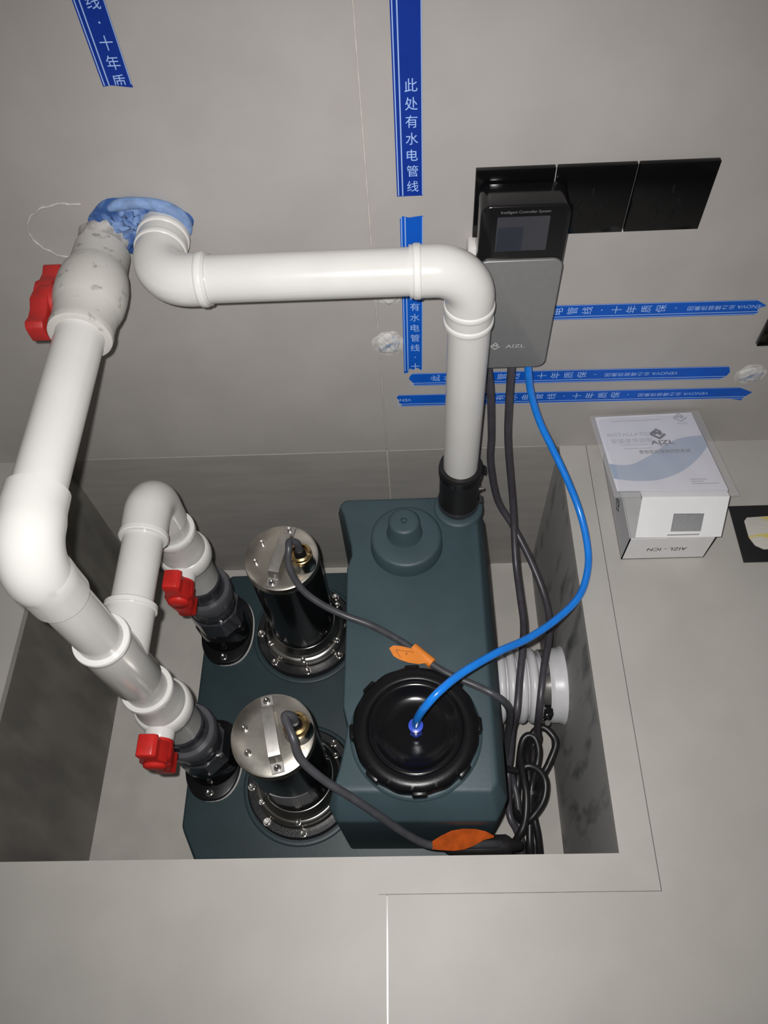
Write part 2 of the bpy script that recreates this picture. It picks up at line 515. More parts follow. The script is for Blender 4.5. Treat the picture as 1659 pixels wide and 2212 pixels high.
def add_bolt(parent, pos, me=BOLT, rot=None):
    o = bpy.data.objects.new('bolt', me)
    COL.objects.link(o)
    o.parent = parent
    o.location = Vector(pos) - origin(parent)
    if rot:
        o.rotation_euler = rot
    return o


DECK = -0.298


def make_pump(cx, cy, ang, label):
    b = Vector((cx, cy, DECK))
    p = thing('sewage_pump', label, 'pump', b, 'sewage pumps on the tank deck')
    Z = (0, 0, 1)
    MB().lathe(b, Z, [(0, 0.0905), (0.010, 0.0905), (0.013, 0.088), (0.013, 0.066)], 72).build('flange', 'black_cast', p)
    MB().lathe(b + Vector((0, 0, 0.012)), Z, [(0, 0.0770), (0.008, 0.0765), (0.011, 0.0740), (0.022, 0.0730), (0.0245, 0.0705), (0.0255, 0.0670), (0.036, 0.0655), (0.039, 0.0625), (0.042, 0.0605), (0.046, 0.0575)], 72).build('steel_foot', 'steel_foot', p, ang=30)
    MB().lathe(b + Vector((0, 0, 0.052)), Z, [(0, 0.0570), (0.228, 0.0565)], 72).build('body', 'black_gloss', p)
    MB().lathe(b + Vector((0, 0, 0.278)), Z, [(0, 0.0582), (0.008, 0.0582), (0.0125, 0.0570), (0.0140, 0.0535), (0.0140, 0.035), (0.0140, 0.002)], 72).build('cap', 'steel', p, ang=50)
    top = b.z + 0.292

    def loc(u, v, z):
        c, s = math.cos(ang), math.sin(ang)
        return Vector((cx + c * u - s * v, cy + s * u + c * v, z))
    # bent steel strap as a handle, along local v
    ss = MB()
    prof = [(-0.054, 0.0), (-0.040, 0.0), (-0.034, 0.013), (-0.027, 0.0145), (0.027, 0.0145), (0.034, 0.013), (0.040, 0.0), (0.054, 0.0)]
    ring = []
    for t, z in prof:
        ring.append([loc(-0.0085, t, top + z + 0.0004), loc(0.0085, t, top + z + 0.0004), loc(0.0085, t, top + z + 0.0026), loc(-0.0085, t, top + z + 0.0026)])
    ss.loft(ring)
    st = ss.build('handle_strap', 'steel_strap', p, bevel=0.0004, bseg=1, ang=20)
    for t in (-0.047, 0.047):
        add_bolt(p, loc(0, t, top + 0.002), BOLT_S)
    for t in (-0.017, 0.017):
        add_bolt(p, loc(-0.036, t, top), BOLT_S)
    # cable gland
    g = loc(0.036, -0.004, top - 0.001)
    MB().lathe(g, Z, [(0, 0.0205), (0.004, 0.0195), (0.008, 0.0178), (0.022, 0.0170), (0.023, 0.0150)], 36).build('gland_post', 'steel_bright', p)
    nut = MB().lathe(g + Vector((0, 0, 0.0225)), Z, [(0, 0.0160), (0.001, 0.0180), (0.008, 0.0180), (0.009, 0.0165), (0.013, 0.0158), (0.0145, 0.0125), (0.006, 0.0118)], 6 * 6).build('gland_nut', 'brass', p)
    MB().lathe(g + Vector((0, 0, 0.024)), Z, [(0, 0.0092), (0.012, 0.0088), (0.020, 0.0066), (0.021, 0.004)], 24).build('strain_relief', 'black_rubber', p)
    # foot bolts and flange bolts
    for k in range(6):
        a = 2 * PI * k / 6 + 0.55
        add_bolt(p, (cx + 0.0695 * math.cos(a), cy + 0.0695 * math.sin(a), b.z + 0.036), BOLT_S)
    for k in range(8):
        a = 2 * PI * k / 8 + math.radians(5)
        add_bolt(p, (cx + 0.0825 * math.cos(a), cy + 0.0825 * math.sin(a), b.z + 0.012))
    return p, g


NEARP, NG = make_pump(-0.155, -0.467, math.radians(13), 'black pump with steel cap, nearest the front edge of the pit')
FARP, FG = make_pump(-0.161, -0.192, math.radians(-13), 'black pump with steel cap, farther back beside the stepped disc')
# pale nameplate wrapped on the near pump's body
nm = MB()
for i in range(8):
    a0 = math.radians(-112 + 7 * i)
    a1 = math.radians(-112 + 7 * (i + 1))
    q = []
    for a, dz in ((a0, -0.0025 * i), (a1, -0.0025 * (i + 1))):
        for r in (0.0568, 0.0574):
            for z in (-0.185 + dz, -0.125 + dz):
                q.append((-0.155 + r * math.cos(a), -0.467 + r * math.sin(a), z))
    nm.add(q, [(0, 1, 5, 4), (2, 6, 7, 3), (0, 4, 6, 2), (1, 3, 7, 5), (0, 2, 3, 1), (4, 5, 7, 6)])
nm.build('nameplate', 'nameplate', NEARP)

# ------------------------------------------------------------------ discharge outlets, unions, ball valves
NX, NY = -0.308, -0.4265
FX, FY = -0.309, -0.187


def outlet(x, y, label):
    b = Vector((x, y, DECK - 0.001))
    t = thing('check_valve', label, 'valve', b, 'black outlets on the tank deck')
    hl, hw, rc = 0.068, 0.047, 0.024
    poly = []
    for k in range(48):
        a = 2 * PI * k / 48
        cc, s = math.cos(a), math.sin(a)
        r = 1 / ((abs(cc) / hw) ** 2.3 + (abs(s) / hl) ** 2.3) ** (1 / 2.3)
        poly.append((x + r * cc, y + r * s))
    MB().prism([(px, py) for px, py in poly], lambda u, v, c: (u, v, DECK - 0.001 + c), 0.014).build('flange', 'black_plastic', t, bevel=0.002)
    gk = MB().prism([(x + (px - x) + 0.0018, y + (py - y) - 0.0004) for px, py in poly], lambda u, v, c: (u, v, DECK - 0.001 + c), 0.0035)
    gk.build('gasket', 'pvc_grey', t)
    MB().lathe(b + Vector((0, 0, 0.010)), (0, 0, 1), [(0, 0.0460), (0.012, 0.0448), (0.040, 0.0430), (0.060, 0.0415), (0.064, 0.0390)], 48).build('body', 'black_gloss', t)
    for s in (-1, 1):
        add_bolt(t, (x, y + s * 0.056, DECK + 0.012))
    MB().box((x - 0.047, y - 0.014, DECK + 0.012), (x - 0.038, y + 0.002, DECK + 0.055)).build('rib', 'black_plastic', t, bevel=0.002)
    return t


outlet(NX, NY, 'black two-bolt outlet under the front riser, nearest the pit edge')
outlet(FX, FY, 'black two-bolt outlet under the rear riser, beside the farther pump')


def union(x, y, label):
    z0 = DECK + 0.070
    K = 1.43
    t = thing('pipe_union', label, 'pipe fitting', (x, y, z0), 'dark grey unions on the risers')
    b = Vector((x, y, z0))
    hexr = lambda an: 0.0415 / max(0.9, math.cos(((an + PI / 8) % (PI / 4)) - PI / 8))
    for nm, mm, prof, ang_ in (('octagon_nut', 'union', [(0, 0.0400), (0.001, hexr), (0.034, hexr), (0.035, 0.0390)], 20),
                               ('body', 'union', [(0.0345, 0.0385), (0.036, 0.0400), (0.056, 0.0400), (0.058, 0.0385)], 38),
                               ('ring_nut', 'union_face', [(0.0575, 0.0330), (0.058, 0.0425), (0.060, 0.0435), (0.078, 0.0435), (0.080, 0.0420), (0.080, 0.0345)], 38),
                               ('sleeve', 'union', [(0.079, 0.0350), (0.101, 0.0340), (0.1025, 0.032), (0.1025, 0.02)], 38)):
        MB().lathe(b, (0, 0, 1), [(q * K, rr) for q, rr in prof], 96).build(nm, mm, t, ang=ang_)
    return t


union(NX, NY, 'dark grey pipe union on the front riser, above the nearest black outlet')
union(FX, FY, 'dark grey pipe union on the rear riser, beside the farther pump')


def handle_mesh(mb, T, sc, y0, flat=1.0):
    """Butterfly handle: wings along local z, sticking out along local -y."""
    def wing(sgn):
        pts = [(0.000, 0.013), (0.010, 0.014), (0.018, 0.0095), (0.026, 0.0085), (0.034, 0.011), (0.038, 0.0075), (0.0385, 0.0), (0.038, -0.0075), (0.034, -0.009), (0.024, -0.0085), (0.016, -0.0105), (0.010, -0.013), (0.000, -0.013)]
        poly = [(x * sc, sgn * (z if True else 0)) for z, x in pts]
        poly = [(a, bb * sc) for a, bb in poly]
        mb.prism(poly, lambda u, v, c: T @ Vector((u, -(y0 + c), v)), 0.021 * sc * flat)
    wing(1)
    wing(-1)
    mb.lathe(T @ Vector((0, -y0 + 0.004 * sc, 0)), T.to_3x3() @ Vector((0, -1, 0)), [(0, 0.0150 * sc), (0.017 * sc * flat, 0.0150 * sc), (0.027 * sc * flat, 0.0115 * sc), (0.0285 * sc * flat, 0.0095 * sc)], 24)


def ball_valve(c, T, prof, rb, neck, sc, mats, label, group=None, offset_handle=0.0, hy=0.014, flat=1.0):
    t = thing('ball_valve', label, 'valve', c, group)
    m_body, m_ring, m_red = mats
    ax = T.to_3x3() @ Vector((0, 0, 1))
    nd = T.to_3x3() @ Vector((0, -1, 0))
    up = T.to_3x3() @ Vector((0, -1, 0))
    MB().lathe(c, ax, prof, 56, up=up).build('body', m_body, t, ang=42)
    MB().lathe(Vector(c) + nd * (rb * 0.55) + ax * offset_handle, nd, [(0, neck), (rb * 0.45 + 0.006, neck * 0.97), (rb * 0.45 + 0.010, neck * 0.9), (rb * 0.45 + 0.013, neck * 0.86)], 32).build('neck', m_ring, t)
    TT = Matrix.Translation(Vector(c) + ax * offset_handle) @ T.to_4x4()
    hb = MB()
    handle_mesh(hb, TT, sc, rb + hy, flat)
    hb.build('handle', m_red, t, bevel=0.0016)
    return t, ax


ZV = 0.0
I3 = Matrix.Identity(3)
vprof = [(-0.081, 0.030), (-0.081, 0.0312), (-0.036, 0.0316), (-0.028, 0.0330), (-0.016, 0.0352), (0.0, 0.0360), (0.016, 0.0352), (0.028, 0.0330), (0.034, 0.0314), (0.066, 0.0314), (0.068, 0.0314)]
rimp = [(0.060, 0.0318), (0.066, 0.0336), (0.075, 0.0340), (0.0768, 0.0332), (0.0770, 0.0322), (0.0755, 0.0275)]
for (x, y, lab) in ((NX, NY, 'white ball valve with red handle on the front riser, nearest the pit edge'), (FX, FY, 'white ball valve with red handle on the rear riser, under the U-bend')):
    t, ax = ball_valve((x, y, ZV), I3, vprof, 0.0385, 0.0205, 1.34, ('pvc_grey', 'pvc_cut', 'red'), lab, 'ball valves on the risers')
    MB().lathe((x, y, ZV), (0, 0, 1), rimp, 56).build('collar', 'pvc_cut', t)
    MB().lathe((x, y, ZV), (0, 0, 1), [(-0.016, 0.0345), (-0.012, 0.0385), (-0.004, 0.0402), (0.006, 0.0402), (0.014, 0.0385), (0.018, 0.0345)], 56).build('ball_housing', 'pvc_cut', t, ang=60)

# weathered valve by the wall, on the run along +y
RZ, RX = 0.428, -0.312
Ty = Matrix(((0, 1, 0), (0, 0, 1), (1, 0, 0)))   # local z -> world y, local -y -> world -x, local x -> world z
wprof = [(-0.067, 0.0262), (-0.068, 0.0320), (-0.067, 0.0338), (-0.061, 0.0346), (-0.057, 0.0336), (-0.036, 0.0340), (-0.029, 0.0362), (-0.018, 0.0388), (-0.004, 0.0396), (0.010, 0.0392), (0.024, 0.0368), (0.033, 0.0336), (0.038, 0.0322), (0.066, 0.0316), (0.069, 0.0285), (0.069, 0.020)]
wv, ax = ball_valve((RX, -0.085, RZ), Ty, wprof, 0.040, 0.019, 1.32, ('pvc_dirty', 'pvc_dirty', 'red_dull'), 'scuffed white ball valve with dull red handle against the wall', offset_handle=-0.012, hy=-0.002, flat=0.72)
MB().lathe((RX - 0.002, -0.018, RZ + 0.002), (0, 1, 0), [(0, 0.0255), (0.017, 0.0255)], 40).build('stub_pipe', 'pvc_dirty', wv)
jag = lambda q: (lambda an: q * (1 + 0.07 * math.sin(2 * an + q * 500) + 0.04 * math.sin(5 * an + 1.3 + q * 900) + 0.012 * math.sin(11 * an)))
MB().lathe((RX - 0.001, -0.0006, RZ + 0.002), (0, -1, 0), [(0, jag(0.0310)), (0.004, jag(0.0300)), (0.010, jag(0.0282)), (0.016, jag(0.0272)), (0.020, jag(0.0262))], 64).build('cement_collar', 'cement_smear', wv, ang=60)

# ------------------------------------------------------------------ white discharge pipework
PR = 0.0258
RS = 0.0305
dp = thing('discharge_pipe', 'white plastic discharge pipe rising from the pit and running to the wall valve', 'pipe', (NX, NY, 0.077))


def arc(c, e1, e2, r, n=14, a0=0.0, a1=PI / 2):
    c, e1, e2 = Vector(c), Vector(e1), Vector(e2)
    return [c + e1 * (r * math.cos(a0 + (a1 - a0) * k / n)) + e2 * (r * math.sin(a0 + (a1 - a0) * k / n)) for k in range(n + 1)]


EZ, EY = RZ, NY
# run from elbow to the wall valve
MB().lathe((RX, EY + 0.05, RZ), (0, 1, 0), [(0, PR), (0.245, PR)], 48).build('run_pipe', 'pvc', dp)
# big 90 degree elbow: sockets and bend
eb = MB()
bend = 0.036
pth = [Vector((NX, EY, EZ - 0.078)), Vector((NX, EY, EZ - 0.05)), Vector((NX, EY, EZ - bend - 0.004))] + arc((NX - 0.002, EY + bend, EZ - bend), (0, -1, 0), (0, 0, 1), bend) + [Vector((RX, EY + 0.05, EZ)), Vector((RX, EY + 0.072, EZ))]
eb.tube(pth, [0.0298, 0.0300, 0.0306] + [0.0312] * 15 + [0.0308, 0.0302], 48, smooth=False)
eb.build('elbow', 'pvc', dp, ang=50)
# riser between elbow and tee, tee, lower stub
MB().lathe((NX, NY, 0.21), (0, 0, 1), [(0, PR), (EZ - 0.075 - 0.21, PR)], 48).build('riser_pipe', 'pvc', dp)
TZ = 0.172
tee = MB()
tee.lathe((NX, NY, TZ), (0, 0, 1), [(-0.058, 0.0262), (-0.058, 0.0300), (-0.056, 0.0308), (0.060, 0.0308), (0.062, 0.0308), (0.062, 0.0258)], 56)
tee.lathe((NX, NY + 0.004, TZ), (0, 1, 0), [(0, 0.0298), (0.064, 0.0302), (0.066, 0.0302), (0.066, 0.0258)], 56)
te = tee.build('tee', 'pvc', dp, ang=45)
MB().lathe((NX, NY, TZ), (0, 0, 1), [(0.058, 0.0306), (0.060, 0.0322), (0.066, 0.0326), (0.0675, 0.0318), (0.0675, 0.0262)], 56).build('rim', 'pvc_cut', te)
MB().lathe((NX, NY, TZ), (0, 1, 0), [(0.066, 0.0303), (0.066, 0.0325), (0.072, 0.0325), (0.0735, 0.0310), (0.0735, 0.0258)], 56).build('rim', 'pvc_cut', te)
MB().lathe((NX, NY, 0.06), (0, 0, 1), [(0, 0.0272), (TZ - 0.058 - 0.06 + 0.02, 0.0272)], 48).build('stub_pipe', 'pvc_grey', dp)
# branch from the tee to the rear riser
MB().lathe((NX, NY + 0.06, TZ), (0, 1, 0), [(0, PR), (FY - NY - 0.06 - 0.045, PR)], 48).build('branch_pipe', 'pvc', dp)
ub = MB()
b2 = 0.034
pth = [Vector((NX, FY - 0.068, TZ)), Vector((FX, FY - 0.05, TZ)), Vector((FX, FY - b2, TZ))]
pth = pth + arc((FX, FY - b2, TZ - b2), (0, 0, 1), (0, 1, 0), b2)[1:] + [Vector((FX, FY, TZ - 0.045)), Vector((FX, FY, TZ - 0.068))]
ub.tube(pth, [0.0296, 0.0300, 0.0304] + [0.0306] * 14 + [0.0302, 0.0298], 48, smooth=False)
u = ub.build('elbow', 'pvc', dp, ang=50)
MB().lathe((NX, FY - 0.066, TZ), (0, -1, 0), [(0, 0.0296), (0, 0.0318), (0.005, 0.0318), (0.0065, 0.0305), (0.0065, 0.0258)], 56).build('rim', 'pvc_cut', u)
MB().lathe((FX, FY, 0.06), (0, 0, 1), [(0, 0.0272), (0.07, 0.0272)], 48).build('stub_pipe', 'pvc_grey', dp)

# ------------------------------------------------------------------ vent pipe from the tank to the wall
VX, VY, VZ = 0.1155, -0.090, 0.4455
WX = -0.2345
vp = thing('vent_pipe', 'white vent pipe standing on the tank and bent across to the wall', 'pipe', (VX, VY, 0.03))
MB().lathe((VX + 0.0015, VY, 0.015), (0, 0, 1), [(0, PR), (0.375, PR)], 56).build('upright_pipe', 'pvc', vp)
MB().lathe((WX + 0.045, VY, VZ), (1, 0, 0), [(0, PR), (VX - WX - 0.09, PR)], 56).build('cross_pipe', 'pvc', vp)
b3 = 0.040
for nm_, pth, ribs in (
        ('elbow', [Vector((WX, -0.004, VZ)), Vector((WX, -0.02, VZ)), Vector((WX, VY + b3, VZ))] + arc((WX + b3, VY + b3, VZ), (-1, 0, 0), (0, -1, 0), b3)[1:] + [Vector((WX + 0.062, VY, VZ))],
         [((WX, -0.014, VZ), (0, -1, 0)), ((WX, -0.034, VZ), (0, -1, 0)), ((WX + 0.050, VY, VZ), (1, 0, 0))]),
        ('elbow', [Vector((VX - 0.068, VY, VZ)), Vector((VX - b3, VY, VZ))] + arc((VX - b3, VY, VZ - b3), (0, 0, 1), (1, 0, 0), b3)[1:] + [Vector((VX, VY, VZ - 0.055)), Vector((VX, VY, VZ - 0.080))],
         [((VX - 0.064, VY, VZ), (1, 0, 0)), ((VX, VY, VZ - 0.047), (0, 0, -1)), ((VX, VY, VZ - 0.069), (0, 0, -1))])):
    e = MB().tube(pth, 0.0283, 56, smooth=False).build(nm_, 'pvc', vp, ang=50)
    for (c, d) in ribs:
        MB().lathe(c, d, [(0, 0.0282), (0.0010, 0.0293), (0.0022, 0.0298), (0.0070, 0.0298), (0.0084, 0.0292), (0.0092, 0.0278)], 56).build('rim', 'pvc_cut', e, ang=60)

# rubber coupling at its foot
cp = thing('rubber_coupling', 'black rubber sleeve coupling clamped around the foot of the vent pipe', 'pipe fitting', (VX + 0.0015, VY, -0.032))
cb = Vector((VX + 0.0015, VY, -0.031))
MB().lathe(cb, (0, 0, 1), [(0, 0.0290), (0.006, 0.0315), (0.020, 0.0322), (0.024, 0.0310), (0.085, 0.0312), (0.089, 0.0325), (0.107, 0.0325), (0.110, 0.0318), (0.110, 0.0256), (0.085, 0.0254)], 56, cap1=False).build('sleeve', 'black_rubber', cp, ang=50)
for z, mm in ((0.092, 'black_gloss'), (0.009, 'union')):
    cl = MB().lathe(cb + Vector((0, 0, z)), (0, 0, 1), [(0, 0.0322), (0, 0.0333), (0.009, 0.0333), (0.009, 0.0322)], 56, cap0=False, cap1=False).build('clamp', mm, cp)
    MB().box(cb + Vector((0.030, -0.006, z)), cb + Vector((0.038, 0.006, z + 0.009))).build('clamp_lock', mm, cl, bevel=0.001)
MB().lathe(cb + Vector((0.0305, -0.002, 0.048)), (1, 0, 0), [(0, 0.0045), (0.003, 0.0045), (0.003, 0.0025), (0.008, 0.0025)], 12).build('screw', 'steel_bright', cp)

# ------------------------------------------------------------------ corrugated inlet hose
HY, HZ = -0.326, -0.236
hs = thing('corrugated_hose', 'pale corrugated inlet hose joining the tank to the stained pit wall', 'hose', (0.22, HY, HZ - 0.063))
pr = [(0.0, 0.050)]
x = 0.0
for k in range(5):
    for j in range(9):
        a = PI * j / 8
        pr.append((x + 0.0082 - 0.0078 * math.cos(a), 0.0515 + 0.0115 * math.sin(a) ** 0.7))
    x += 0.0176
pr.append((x + 0.004, 0.050))
MB().lathe((0.155, HY, HZ), (1, 0, 0), pr, 64).build('bellows', 'hose', hs, ang=70)
MB().lathe((0.246, HY, HZ), (1, 0, 0), [(0, 0.050), (0.001, 0.0585), (0.014, 0.0585), (0.016, 0.0610), (0.022, 0.0625), (0.032, 0.0625), (0.0398, 0.0660)], 64).build('cuff', 'hose', hs, ang=50)
hc = MB().lathe((0.2475, HY, HZ), (1, 0, 0), [(0, 0.0586), (0, 0.0606), (0.0115, 0.0606), (0.0115, 0.0586)], 64, cap0=False, cap1=False).build('clamp', 'steel_bright', hs)
MB().box((0.2475, HY - 0.064, HZ + 0.012), (0.2605, HY - 0.052, HZ + 0.040)).build('clamp_lock', 'black_gloss', hc, bevel=0.0015)
MB().lathe((0.2535, HY - 0.064, HZ + 0.004), (0, -0.5, 1), [(0, 0.0055), (0.008, 0.0055), (0.009, 0.0045)], 16).build('screw', 'steel_bright', hc)

# ------------------------------------------------------------------ wall plates
for i, lab in enumerate(('black glass wall socket plate behind the controller', 'black glass wall socket plate in the middle of the row of three', 'black glass wall socket plate at the free end of the row of three')):
    x0 = 0.1227 + i * 0.0880
    pl = thing('socket_plate', lab, 'socket', (x0 + 0.043, 0, 0.42), 'black wall plates beside the controller')
    MB().box((x0, -0.0065, 0.4201), (x0 + 0.086, 0.0, 0.5061)).build('plate', 'glass_black', pl, bevel=0.0008)
    if i:
        cx, cz = x0 + 0.043, 0.463
        for dx, dz, rot in ((-0.012, -0.006, 0.5), (0.012, -0.006, -0.5), (0.0, 0.012, 0), (-0.009, -0.022, 0), (0.009, -0.022, 0)):
            mt = Matrix.Translation((cx + dx, -0.0066, cz + dz)) @ Matrix.Rotation(rot, 4, 'Y')
            MB().box((-0.0012, -0.0004, -0.005), (0.0012, 0.0, 0.005), mt).build('pin_slot', 'black_plastic', pl)
sp = thing('wall_switch', 'black wall plate at the right edge of the picture above the carton', 'switch', (0.566, 0, 0.2235))
MB().box((0.5235, -0.0075, 0.2235), (0.6095, 0.0, 0.3095)).build('plate', 'glass_black', sp, bevel=0.0008)
MB().box((0.532, -0.0095, 0.232), (0.601, -0.0075, 0.301)).build('rocker', 'glass_black', sp, bevel=0.0008)

# ------------------------------------------------------------------ controller box
ct = thing('pump_controller', 'grey and black wall-mounted pump controller with small screen', 'controller', (0.175, 0, 0.247))
CX0, CX1, CZ0, CZ1 = 0.1262, 0.2238, 0.2475, 0.4925


def rrect(x0, z0, x1, z1, r, n=6):
    pts = []
    for cx, cz, a0 in ((x1 - r, z1 - r, 0), (x0 + r, z1 - r, PI / 2), (x0 + r, z0 + r, PI), (x1 - r, z0 + r, 1.5 * PI)):
        for k in range(n + 1):
            a = a0 + PI / 2 * k / n
            pts.append((cx + r * math.cos(a), cz + r * math.sin(a)))
    return pts


ywall = lambda y0: (lambda u, v, c: (u, y0 - c, v))
MB().prism(rrect(0.1168, 0.2450, 0.2260, 0.4185, 0.006), ywall(-0.0005), 0.022).build('back_housing', 'white_plastic', ct, bevel=0.0015)
MB().prism(rrect(CX0, CZ0 + 0.002, CX1, CZ1, 0.012), ywall(-0.0085), 0.0405).build('black_cover', 'black_gloss', ct, bevel=0.003, bseg=3)
fp = MB().prism(rrect(CX0, CZ0, CX1, 0.4235, 0.012), ywall(-0.0485), 0.0045).build('front_panel', 'grey_alu', ct, bevel=0.0012, bseg=3)
sc = MB().prism(rrect(0.1445, 0.4345, 0.2015, 0.4790, 0.001), ywall(-0.0488), 0.0006).build('screen', 'screen', ct)
MB().prism(rrect(0.146, 0.4350, 0.174, 0.4660, 0.001), ywall(-0.0494), 0.0002).build('screen_image', 'screen_dark', sc)


def wall_text(mb, body, size, cx, cz, y, rot=0.0, sx=1.0):
    v, f = text_flat(body, size, sx)
    c, s = math.cos(rot), math.sin(rot)
    mb.add([(cx + p.x * c - p.y * s, y, cz + p.x * s + p.y * c) for p in v], f)


lt = MB()
wall_text(lt, 'Intelligent Controller System', 0.0046, 0.1745, 0.4845, -0.0493)
lt.build('lettering', 'grey_ink', ct, smooth=False)
lg = MB()
strokes(lg, LOGO, 0.105, lambda a, b: (0.1560 + a * 0.0125, -0.0533, 0.2885 + b * 0.0125))
wall_text(lg, 'AIZL', 0.0082, 0.1815, 0.2880, -0.0533, sx=1.45)
lg.build('logo', 'silver_ink', fp, smooth=False)
for xx, mm in ((0.153, 'black_plastic'), (0.1845, 'black_plastic'), (0.2075, 'black_plastic')):
    MB().lathe((xx, -0.030, 0.250), (0, 0, -1), [(0, 0.0075), (0.010, 0.0070), (0.011, 0.0058)], 20).build('cable_gland', mm, ct)

# ------------------------------------------------------------------ cables and tube
tb = MB().tube([(0.207, -0.030, 0.245), (0.208, -0.030, 0.221), (0.217, -0.035, 0.173), (0.233, -0.05, 0.128), (0.252, -0.075, 0.098), (0.273, -0.11, 0.07), (0.292, -0.15, 0.041), (0.301, -0.195, 0.022), (0.299, -0.235, 0.011), (0.28, -0.28, 0.012), (0.241, -0.32, 0.022), (0.196, -0.355, 0.040), (0.15, -0.385, 0.067), (0.102, -0.42, 0.090), (0.072, -0.446, 0.098), (0.054, -0.461, 0.086), (0.0435, -0.466, 0.055), (0.040, -0.466, 0.020)], 0.0053, 24, 12)
tag(tb.build('air_tube', 'blue_tube', base=(0.04, -0.466, 0.02)), 'bright blue air tube looping from the controller to the black lid', 'tube')
ft = thing('tube_fitting', 'small blue push-in fitting at the centre of the black lid', 'pipe fitting', (0.040, -0.465, -0.021))
MB().lathe((0.040, -0.465, -0.0205), (0, 0, 1), [(0, 0.006), (0.006, 0.006)], 6).build('stem', 'steel_bright', ft, ang=20)
MB().lathe((0.040, -0.465, -0.015), (0, 0, 1), [(0, 0.0075), (0.002, 0.0090), (0.010, 0.0090), (0.012, 0.0082)], 6).build('hexagon', 'blue_fit', ft, ang=20)
MB().lathe((0.040, -0.465, -0.003), (0, 0, 1), [(0, 0.0082), (0.012, 0.0082), (0.014, 0.0098), (0.019, 0.0098), (0.020, 0.0070)], 28).build('release_collar', 'blue_fit', ft)

c1 = MB().tube([(0.153, -0.03, 0.245), (0.153, -0.03, 0.223), (0.16, -0.03, 0.17), (0.168, -0.03, 0.072), (0.171, -0.035, 0.006), (0.188, -0.05, -0.082), (0.217, -0.08, -0.125), (0.246, -0.14, -0.151), (0.2655, -0.2, -0.172), (0.265, -0.255, -0.168), (0.2440, -0.330, -0.142), (0.2330, -0.390, -0.160), (0.238, -0.402, -0.24), (0.247, -0.404, -0.30), (0.235, -0.43, -0.36), (0.225, -0.50, -0.385), (0.233, -0.575, -0.385), (0.24, -0.61, -0.385)], 0.0058, 18, 10)
tag(c1.build('power_cable', 'cable_purple', base=(0.24, -0.6, -0.39)), 'dark grey cable hanging from the controller nearest the white vent pipe', 'cable', 'cables from the controller')
c2 = MB().tube([(0.1845, -0.03, 0.245), (0.185, -0.03, 0.222), (0.188, -0.035, 0.144), (0.194, -0.04, 0.061), (0.213, -0.06, -0.082), (0.218, -0.13, -0.150), (0.221, -0.19, -0.163), (0.222, -0.245, -0.162), (0.213, -0.301, -0.145), (0.205, -0.345, -0.148), (0.197, -0.395, -0.16), (0.1925, -0.408, -0.20), (0.191, -0.439, -0.25), (0.187, -0.468, -0.27), (0.184, -0.527, -0.265), (0.194, -0.55, -0.275), (0.202, -0.569, -0.29), (0.204, -0.595, -0.33), (0.206, -0.605, -0.39)], 0.0058, 18, 10)
tag(c2.build('power_cable', 'cable_purple', base=(0.206, -0.605, -0.39)), 'dark grey cable hanging from the controller beside the blue tube', 'cable', 'cables from the controller')
fg = FG
c3 = MB().tube([fg + Vector((0, 0, 0.040)), fg + Vector((-0.001, 0.003, 0.058)), fg + Vector((-0.010, 0.0, 0.068)), (-0.137, -0.217, 0.064), (-0.138, -0.237, 0.045), (-0.124, -0.257, 0.015), (-0.099, -0.272, -0.005), (-0.064, -0.285, -0.022), (-0.024, -0.299, -0.0295), (0.01, -0.319, -0.0295), (0.037, -0.338, -0.0295), (0.063, -0.361, -0.0295), (0.092, -0.380, -0.0295), (0.124, -0.395, -0.0295), (0.150, -0.409, -0.0295), (0.168, -0.418, -0.045), (0.178, -0.420, -0.09), (0.182, -0.425, -0.17), (0.185, -0.440, -0.25), (0.197, -0.470, -0.29), (0.203, -0.510, -0.30), (0.200, -0.560, -0.32), (0.190, -0.600, -0.39)], 0.0053, 18, 10)
tag(c3.build('pump_cable', 'cable', base=(0.19, -0.6, -0.39)), 'grey cable from the farther pump lying across the tank roof behind the lid', 'cable')
ng = NG
c4 = MB().tube([ng + Vector((0, 0, 0.036)), ng + Vector((-0.001, 0.004, 0.052)), ng + Vector((-0.010, 0.002, 0.058)), (-0.117, -0.489, 0.048), (-0.109, -0.510, 0.028), (-0.081, -0.531, 0.003), (-0.046, -0.549, -0.020), (-0.011, -0.568, -0.045), (0.018, -0.583, -0.075), (0.046, -0.594, -0.100), (0.070, -0.597, -0.108), (0.105, -0.594, -0.116), (0.135, -0.592, -0.13), (0.160, -0.588, -0.16), (0.180, -0.580, -0.22), (0.186, -0.585, -0.33), (0.178, -0.600, -0.390)], 0.0058, 18, 10)
tag(c4.build('pump_cable', 'cable', base=(0.178, -0.6, -0.39)), 'grey cable from the nearest pump hanging over the tank front corner', 'cable')
